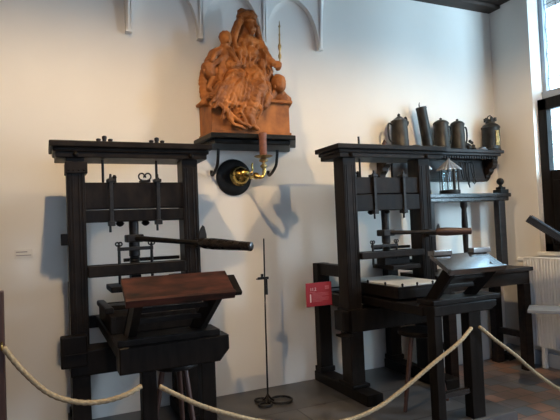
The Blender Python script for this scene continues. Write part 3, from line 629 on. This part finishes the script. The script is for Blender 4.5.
bm = newbm(); lathe(bm, V(3.335, -.06, ST), [(.045, 0), (.045, .01), (.015, .02), (.013, .06), (.024, .075), (.013, .09), (.012, .19), (.022, .205), (.012, .22), (.032, .26), (.034, .28), (.014, .29), (.024, .305), (.014, .325), (.003, .335)], n=18)
tag(obj('candlestick', bm, 'pewter', smooth=True), 'slender dark turned candlestick close behind the leftmost tankard', 'candlestick', G)
bm = newbm(); lathe(bm, V(3.015, -.13, ST), [(.035, 0), (.036, .012), (.024, .03), (.026, .045), (.012, .065), (.003, .08)], n=16)
tag(obj('small_finial', bm, 'post_brown', smooth=True), 'tiny brown pointed knob at the very left end of the wall shelf', 'ornament')
bm = newbm(); lathe(bm, V(3.375, -.15, ST), [(.045, 0), (.052, .012), (.046, .028), (.02, .034)], n=20)
tag(obj('small_dish', bm, 'pewter', smooth=True), 'small round flat dish between the candlestick and the leaning tube', 'dish', G)
tb = empty('leaning_tube', (3.53, -.12, ST), 'tall green-brown metal tube leaning left on a round dish, a wick at its top', 'tube', G)
ax = V(-.17, 0, 1).normalized()
bm = newbm(); lathe(bm, V(3.555, -.12, ST + .03), [(.050, 0), (.052, .01), (.052, .375), (.056, .385), (.052, .40), (.01, .405)], axis=ax, n=22); obj('tube_body', bm, 'pewter', tb, smooth=True)
bm = newbm(); q = V(3.555, -.12, ST + .03) + ax * .402 + V(-.02, 0, 0); tube(bm, [q, q + V(-.002, 0, .025), q + V(.004, 0, .045)], [.006, .005, .003], 6); obj('wick', bm, 'iron', tb)
bm = newbm(); lathe(bm, V(3.57, -.12, ST), [(.062, 0), (.074, .006), (.078, .025), (.072, .03), (.06, .026)], n=26); obj('base_dish', bm, 'pewter', tb, smooth=True)
hp = empty('scrap_heap', (4.13, -.12, ST), 'jumbled little heap of dark metal pieces beside the third tankard', 'metal scraps')
for k, (x, y, z, r, d) in enumerate(((4.09, -.12, .03, .028, (1, .2, .3)), (4.11, -.10, .055, .026, (.4, 1, .5)), (4.15, -.13, .03, .026, (.2, .5, 1)), (4.10, -.15, .085, .018, (1, .1, -.5)), (4.17, -.10, .05, .016, (1, .3, .6)))):
    bm = newbm(); lathe(bm, V(x, y, ST + z), [(r * .5, -.03), (r, -.02), (r * .8, .0), (r, .02), (r * .4, .035)], axis=d, n=12); obj('piece', bm, 'pewter', hp, smooth=True)
bm = newbm(); lathe(bm, V(4.255, -.15, ST), [(.05, 0), (.055, .008), (.035, .02), (.04, .03), (.01, .034)], n=20)
tag(obj('small_dish', bm, 'tin', smooth=True), 'small pale metal dish at the foot of the big lantern', 'dish', G)
lt = empty('metal_lantern', (4.42, -.12, ST), 'large dark cylindrical metal lantern with a crowned top at the right end of the shelf', 'lantern')
bm = newbm(); lathe(bm, V(4.42, -.12, ST), [(.096, 0), (.10, .012), (.092, .02), (.092, .24), (.10, .25), (.096, .262), (.075, .285), (.05, .30), (.046, .33), (.05, .335), (.02, .34)], n=30); obj('body', bm, 'pewter', lt, smooth=True)
bm = newbm()
for k in range(6):
    a = k * math.pi / 3; box(bm, 4.42 + .052 * math.cos(a) - .014, 4.42 + .052 * math.cos(a) + .014, -.12 + .052 * math.sin(a) - .008, -.12 + .052 * math.sin(a) + .008, ST + .32, ST + .36, .003)
tube(bm, bez([V(4.38, -.12, ST + .335), V(4.39, -.12, ST + .37), V(4.42, -.12, ST + .385), V(4.45, -.12, ST + .37), V(4.46, -.12, ST + .335)]), .006, 7); obj('crown', bm, 'pewter', lt)
bm = newbm()
box(bm, .015, .05, -.100, -.088, ST + .05, ST + .21, .003, Matrix.Translation(V(4.42, -.12, 0)) @ Matrix.Rotation(-.45, 4, 'Z')); obj('window', bm, 'old_brass', lt, label='small upright lantern window')

# hanging tools under the shelf
tools = [(4.01, 'long dark pair of tongs hanging nearest to the glass lantern', .22), (4.075, 'dark looped tool hanging between the tongs and the diamond-ended one', .25), (4.15, 'thin hanging tool ending in a small diamond loop', .20)]
for k, (x, lab, L) in enumerate(tools):
    bm = newbm(); z = 2.03; y = -.10
    cyl(bm, V(x, -.05, z - .03), V(x, y - .01, z - .03), .005, n=6)
    tube(bm, bez([V(x, y, z - .02), V(x - .018, y, z - .06), V(x - .012 , y, z - L * .6), V(x + .012, y, z - L)]), .006, 6)
    tube(bm, bez([V(x, y, z - .02), V(x + .018, y, z - .06), V(x + .022, y, z - L * .6), V(x + .03 , y, z - L)]), .006, 6)
    if k == 2:
        tube(bm, [V(x + .02, y, z - L - .0), V(x + .045, y, z - L - .03), V(x + .02, y, z - L - .06), V(x - .005, y, z - L - .03)], .006, 6, closed=True)
    elif k == 1: tube(bm, circ((0, 0, 0), .001, 3), .001, 3) if False else cyl(bm, V(x + .012, y, z - L), V(x + .03, y, z - L - .05), .01, .006, 8)
    tag(obj('hanging_tool', bm, 'iron', smooth=True), lab, 'tool', 'tools hanging under the wall shelf')

# ------------------------------------------------------------------ long table and rack in the corner
tb = empty('long_table', (3.85, -.3, ZF), 'long dark oak table against the back wall in the corner', 'table')
bm = newbm(); box(bm, 3.20, 4.42, -.565, -.03, .862, .900, .006); obj('tabletop', bm, 'table', tb)
bm = newbm(); box(bm, 3.24, 4.40, -.53, -.49, .735, .862, .005); box(bm, 3.24, 4.40, -.10, -.06, .735, .862, .005); box(bm, 4.36, 4.40, -.49, -.10, .735, .862, .005); box(bm, 3.24, 3.28, -.49, -.10, .735, .862, .005); obj('apron', bm, 'table', tb)
for x in (3.33, 4.30):
    for y in (-.54, -.17):
        bm = newbm(); box(bm, x, x + .095, y, y + .085, ZF, .737, .008); obj('leg', bm, 'table', tb)
bm = newbm(); box(bm, 4.32, 4.37, -.455, -.17, .19, .25, .005); obj('stretcher', bm, 'table', tb)
bm = newbm(); box(bm, 3.36, 3.41, -.455, -.17, .19, .25, .005); obj('stretcher', bm, 'table', tb)
rk = empty('table_rack', (3.9, -.2, .90), 'dark wooden rack standing on the table, with a bluish shiny top board and turned post', 'rack')
bm = newbm(); box(bm, 3.33, 4.455, -.315, -.04, 1.615, 1.655, .006); box(bm, 3.35, 4.435, -.30, -.05, 1.575, 1.617, .008); obj('top_board', bm, 'oak_polish', rk)
bm = newbm(); box(bm, 4.30, 4.39, -.29, -.215, .90, 1.577, .008); obj('post', bm, 'table', rk)
bm = newbm(); box(bm, 3.36, 3.45, -.29, -.215, .90, 1.577, .008); obj('post', bm, 'table', rk)
bm = newbm(); lathe(bm, V(3.86, -.25, .90), [(.040, 0), (.040, .10), (.024, .115), (.036, .14), (.024, .165), (.027, .3), (.032, .45), (.027, .56), (.024, .60), (.036, .63), (.036, .677)], n=20); obj('turned_post', bm, 'table', rk, smooth=True)
for k, (x, lab) in enumerate(((3.740, 'glass and tin lantern with a fluted conical roof standing on the rack'), (3.40, 'second glass lantern on the rack, mostly hidden behind the right press'))):
    LY = -.195; R = .098 if k == 0 else .075
    g = empty('glass_lantern', (x, LY, 1.655), lab, 'lantern', 'glass lanterns on the rack')
    bm = newbm(); lathe(bm, V(x, LY, 1.655), [(R, 0), (R * 1.05, .008), (R * 1.05, .04), (R * .85, .045)], n=26); obj('base', bm, 'pewter', g, smooth=True)
    bm = newbm(); lathe(bm, V(x, LY, 1.700), [(R * .86, 0), (R * .86, .20)], n=26); obj('glass_cylinder', bm, 'glass', g, smooth=True)
    bm = newbm()
    for j in range(9):
        a = j * 2 * math.pi / 9 + .3; wj = .014 if j in (6,) else .005
        c0 = V(x + R * .94 * math.cos(a), LY + R * .94 * math.sin(a), 1.695); cyl(bm, c0, c0 + V(0, 0, .215), wj, n=8)
    obj('ribs', bm, 'pewter', g)
    bm = newbm(); rings = []
    for r, z, am in ((R * 1.14, 1.900, .12), (R * 1.12, 1.908, .12), (R * .68, 1.955, .10), (R * .3, 1.992, .05), (.014, 2.005, 0), (.016, 2.013, 0), (.006, 2.020, 0)):
        rings.append([bm.verts.new(V(x + r * (1 + am * (i % 2)) * math.cos(2 * math.pi * i / 36), LY + r * (1 + am * (i % 2)) * math.sin(2 * math.pi * i / 36), z)) for i in range(36)])
    skin(bm, rings); obj('fluted_roof', bm, 'tin', g)
    bm = newbm(); tube(bm, circ((0, 0, 0), .010, 12), .003, 5, closed=True); bmesh.ops.rotate(bm, verts=bm.verts[:], matrix=Matrix.Rotation(math.pi / 2, 3, 'X')); bmesh.ops.translate(bm, verts=bm.verts[:], vec=V(x, LY, 2.028)); obj('ring', bm, 'iron', g)
bo = empty('ball_ornament', (4.38, -.17, 1.655), 'dark polished ball on a square stepped foot at the rack right end', 'ornament')
bm = newbm(); box(bm, 4.335, 4.445, -.295, -.185, 1.655, 1.695, .006); box(bm, 4.355, 4.425, -.275, -.205, 1.695, 1.722, .008); obj('foot', bm, 'disc', bo)
bm = newbm(); lathe(bm, V(4.39, -.24, 1.722), [(.026, 0), (.014, .012), (.014, .022)] + [(.038 * math.sin(a), .058 - .038 * math.cos(a)) for a in [.5 + i * .264 for i in range(11)]], n=24); obj('ball', bm, 'disc', bo, smooth=True)
bm = newbm(); beam(bm, V(4.46, -.12, ZF + .03), V(4.56, -.10, ZF + .03), .10, .055, .015)
tag(obj('wooden_block', bm, 'oak'), 'small dark block lying on the tiles under the corner table', 'block')

# ------------------------------------------------------------------ display lectern at the right edge
le = empty('display_lectern', (4.15, -1.35, ZF), 'modern dark metal display lectern with a steep sloping top, cut by the right frame edge', 'lectern')
b = math.radians(-53); dn = V(math.cos(b) * math.cos(math.radians(37)), math.sin(b) * math.cos(math.radians(37)), -math.sin(math.radians(37))); wd = V(-math.sin(b), math.cos(b), 0); nr = wd.cross(dn); nr = nr if nr.z > 0 else -nr
m = Matrix((wd, dn, nr)).transposed().to_4x4(); m.translation = V(3.90, -1.0, 1.40)
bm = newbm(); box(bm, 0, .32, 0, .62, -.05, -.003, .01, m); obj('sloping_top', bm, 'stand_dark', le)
bm = newbm(); box(bm, .004, .316, .004, .616, -.003, .002, 0, m); obj('top_plate', bm, 'stand_sky_lit', le)
m2 = Matrix.Rotation(b, 4, 'Z'); m2.translation = V(3.80, -1.0, .60)
bm = newbm(); box(bm, 0, .75, -.05, .24, -.03, .0, .006, m2); obj('lower_shelf', bm, 'stand_sky_lit', le)
bm = newbm(); box(bm, .62, .70, .10, .20, -.72, .12, .006, m2); obj('post', bm, 'stand_dark', le)
bm = newbm(); box(bm, .45, .78, -.05, .22, -.72, -.70, .006, m2); obj('foot_plate', bm, 'stand_dark', le)
q0 = m2 @ V(.66, .15, .12); q1 = m @ V(.16, .45, -.03)
bm = newbm(); beam(bm, q0, q1, .06, .06, .005); obj('neck', bm, 'stand_dark', le)

# ------------------------------------------------------------------ barrier: post and ropes
bp = empty('barrier_post', (-.235, -1.46, 0), 'slim red-brown barrier post at the far left edge holding the first rope', 'post')
bm = newbm(); box(bm, -.262, -.182, -1.50, -1.42, .02, 1.15, .008); obj('shaft', bm, 'post_brown', bp)
bm = newbm(); lathe(bm, V(-.222, -1.46, 0), [(.15, 0), (.15, .012), (.12, .022), (.05, .03)], n=26); obj('base', bm, 'post_brown', bp, smooth=True)
bm = newbm(); tube(bm, circ((0, 0, 0), .018, 14), .004, 6, closed=True); bmesh.ops.rotate(bm, verts=bm.verts[:], matrix=Matrix.Rotation(math.pi / 2, 3, 'Y')); bmesh.ops.translate(bm, verts=bm.verts[:], vec=V(-.19, -1.51, .90)); obj('hook_ring', bm, 'brass', bp, smooth=True)
def rope(pts, label):
    bm = newbm(); tube(bm, bez([V(*p) for p in pts], 26), .0125, 14, fn=lambda a, L: 1 + .20 * abs(math.cos(1.5 * a - L * 95)) - .12)
    tag(obj('barrier_rope', bm, 'rope', smooth='all'), label, 'rope', 'cotton barrier ropes')
rope(((-.185, -1.51, .895), (-.11, -1.51, .78), (.0, -1.51, .655), (.12, -1.51, .592), (.24, -1.51, .572), (.35, -1.51, .585), (.437, -1.475, .605)), 'pale rope sagging from the left post to the left press leg')
rope(((.530, -1.475, .590), (.72, -1.51, .475), (.90, -1.52, .39), (1.10, -1.52, .31), (1.35, -1.52, .235), (1.62, -1.52, .22), (1.85, -1.52, .255), (2.07, -1.52, .345), (2.30, -1.52, .46), (2.53, -1.52, .57), (2.69, -1.475, .64)), 'long pale rope hanging between the legs of the two presses')
rope(((2.765, -1.475, .64), (2.88, -1.50, .54), (3.05, -1.52, .41), (3.25, -1.52, .25), (3.50, -1.53, .09), (3.80, -1.54, .0), (4.2, -1.55, -.04)), 'pale rope falling to the right from the right press leg')

# ------------------------------------------------------------------ light
def area(name, loc, target, sx, sy, energy, color):
    l = bpy.data.lights.new(name, 'AREA'); l.shape = 'RECTANGLE'; l.size = sx; l.size_y = sy; l.energy = energy; l.color = color
    o = bpy.data.objects.new(name, l); COL.objects.link(o); o.location = loc
    o.rotation_euler = (Vector(target) - Vector(loc)).to_track_quat('-Z', 'Y').to_euler(); return o
def spot(name, loc, n, energy, color, size=.035, r=.03):
    l = bpy.data.lights.new(name, 'SPOT'); l.energy = energy; l.color = color; l.spot_size = math.pi; l.spot_blend = .45; l.shadow_soft_size = r
    o = bpy.data.objects.new(name, l); COL.objects.link(o); o.location = loc
    o.rotation_euler = Vector(n).to_track_quat('-Z', 'Y').to_euler(); return o
WARM = (1.0, .71, .41); DAY = (.50, .70, 1.0)
spot('ceiling_lamp', (.18, -2.1, 3.62), (-.03, -.10, -1), 188, WARM)
spot('ceiling_lamp', (3.2, -2.1, 3.46), (0, -.07, -1), 150, WARM)
for wy, wz, sy_, sz_ in (((WY0 + WY1) / 2, (WZ0 + WZ1) / 2, WY0 - WY1, 2.67), ((W2A + W2B) / 2, (WZ0 + W2T) / 2, W2A - W2B, W2T - WZ0)):
    po = area('window_portal', (XR + .26, wy, wz), (0, wy, wz), sz_, sy_, 1, (1, 1, 1)); po.data.cycles.is_portal = True
area('front_daylight_fill', (.6, -6.4, 2.0), (4.2, 0, .8), 2.2, 2.0, 72, (.60, .76, 1.0))  # added bluish fill before the solid front wall, in place of unseen windows
area('sky_through_window', (5.75, -3.9, 2.3), (4.55, -1.9, 1.75), 1.0, 1.8, 430, (.62, .80, 1.0))
w = bpy.data.worlds.new('world'); scene.world = w; w.use_nodes = True
bg = w.node_tree.nodes['Background']; bg.inputs['Color'].default_value = (.55, .77, 1, 1); bg.inputs['Strength'].default_value = 9

# ------------------------------------------------------------------ camera
f_px, yaw, pitch, roll, D, H = 520, .427, .032, .041, 4.256, 1.4
fw = V(math.sin(yaw) * math.cos(pitch), math.cos(yaw) * math.cos(pitch), math.sin(pitch)); rt = V(math.cos(yaw), -math.sin(yaw), 0); up = rt.cross(fw)
r2 = rt * math.cos(roll) - up * math.sin(roll); u2 = rt * math.sin(roll) + up * math.cos(roll)
cam = bpy.data.cameras.new('camera'); co = bpy.data.objects.new('camera', cam); COL.objects.link(co)
mw = Matrix((r2, u2, -fw)).transposed().to_4x4(); mw.translation = V(0, -D, H); co.matrix_world = mw
cam.sensor_width = 36; cam.lens = f_px * 36 / 560; cam.clip_start = .05
scene.camera = co
vs = scene.view_settings; vs.view_transform = 'Standard'; vs.look = 'None'; vs.exposure = .06; vs.gamma = 1; vs.use_curve_mapping = False
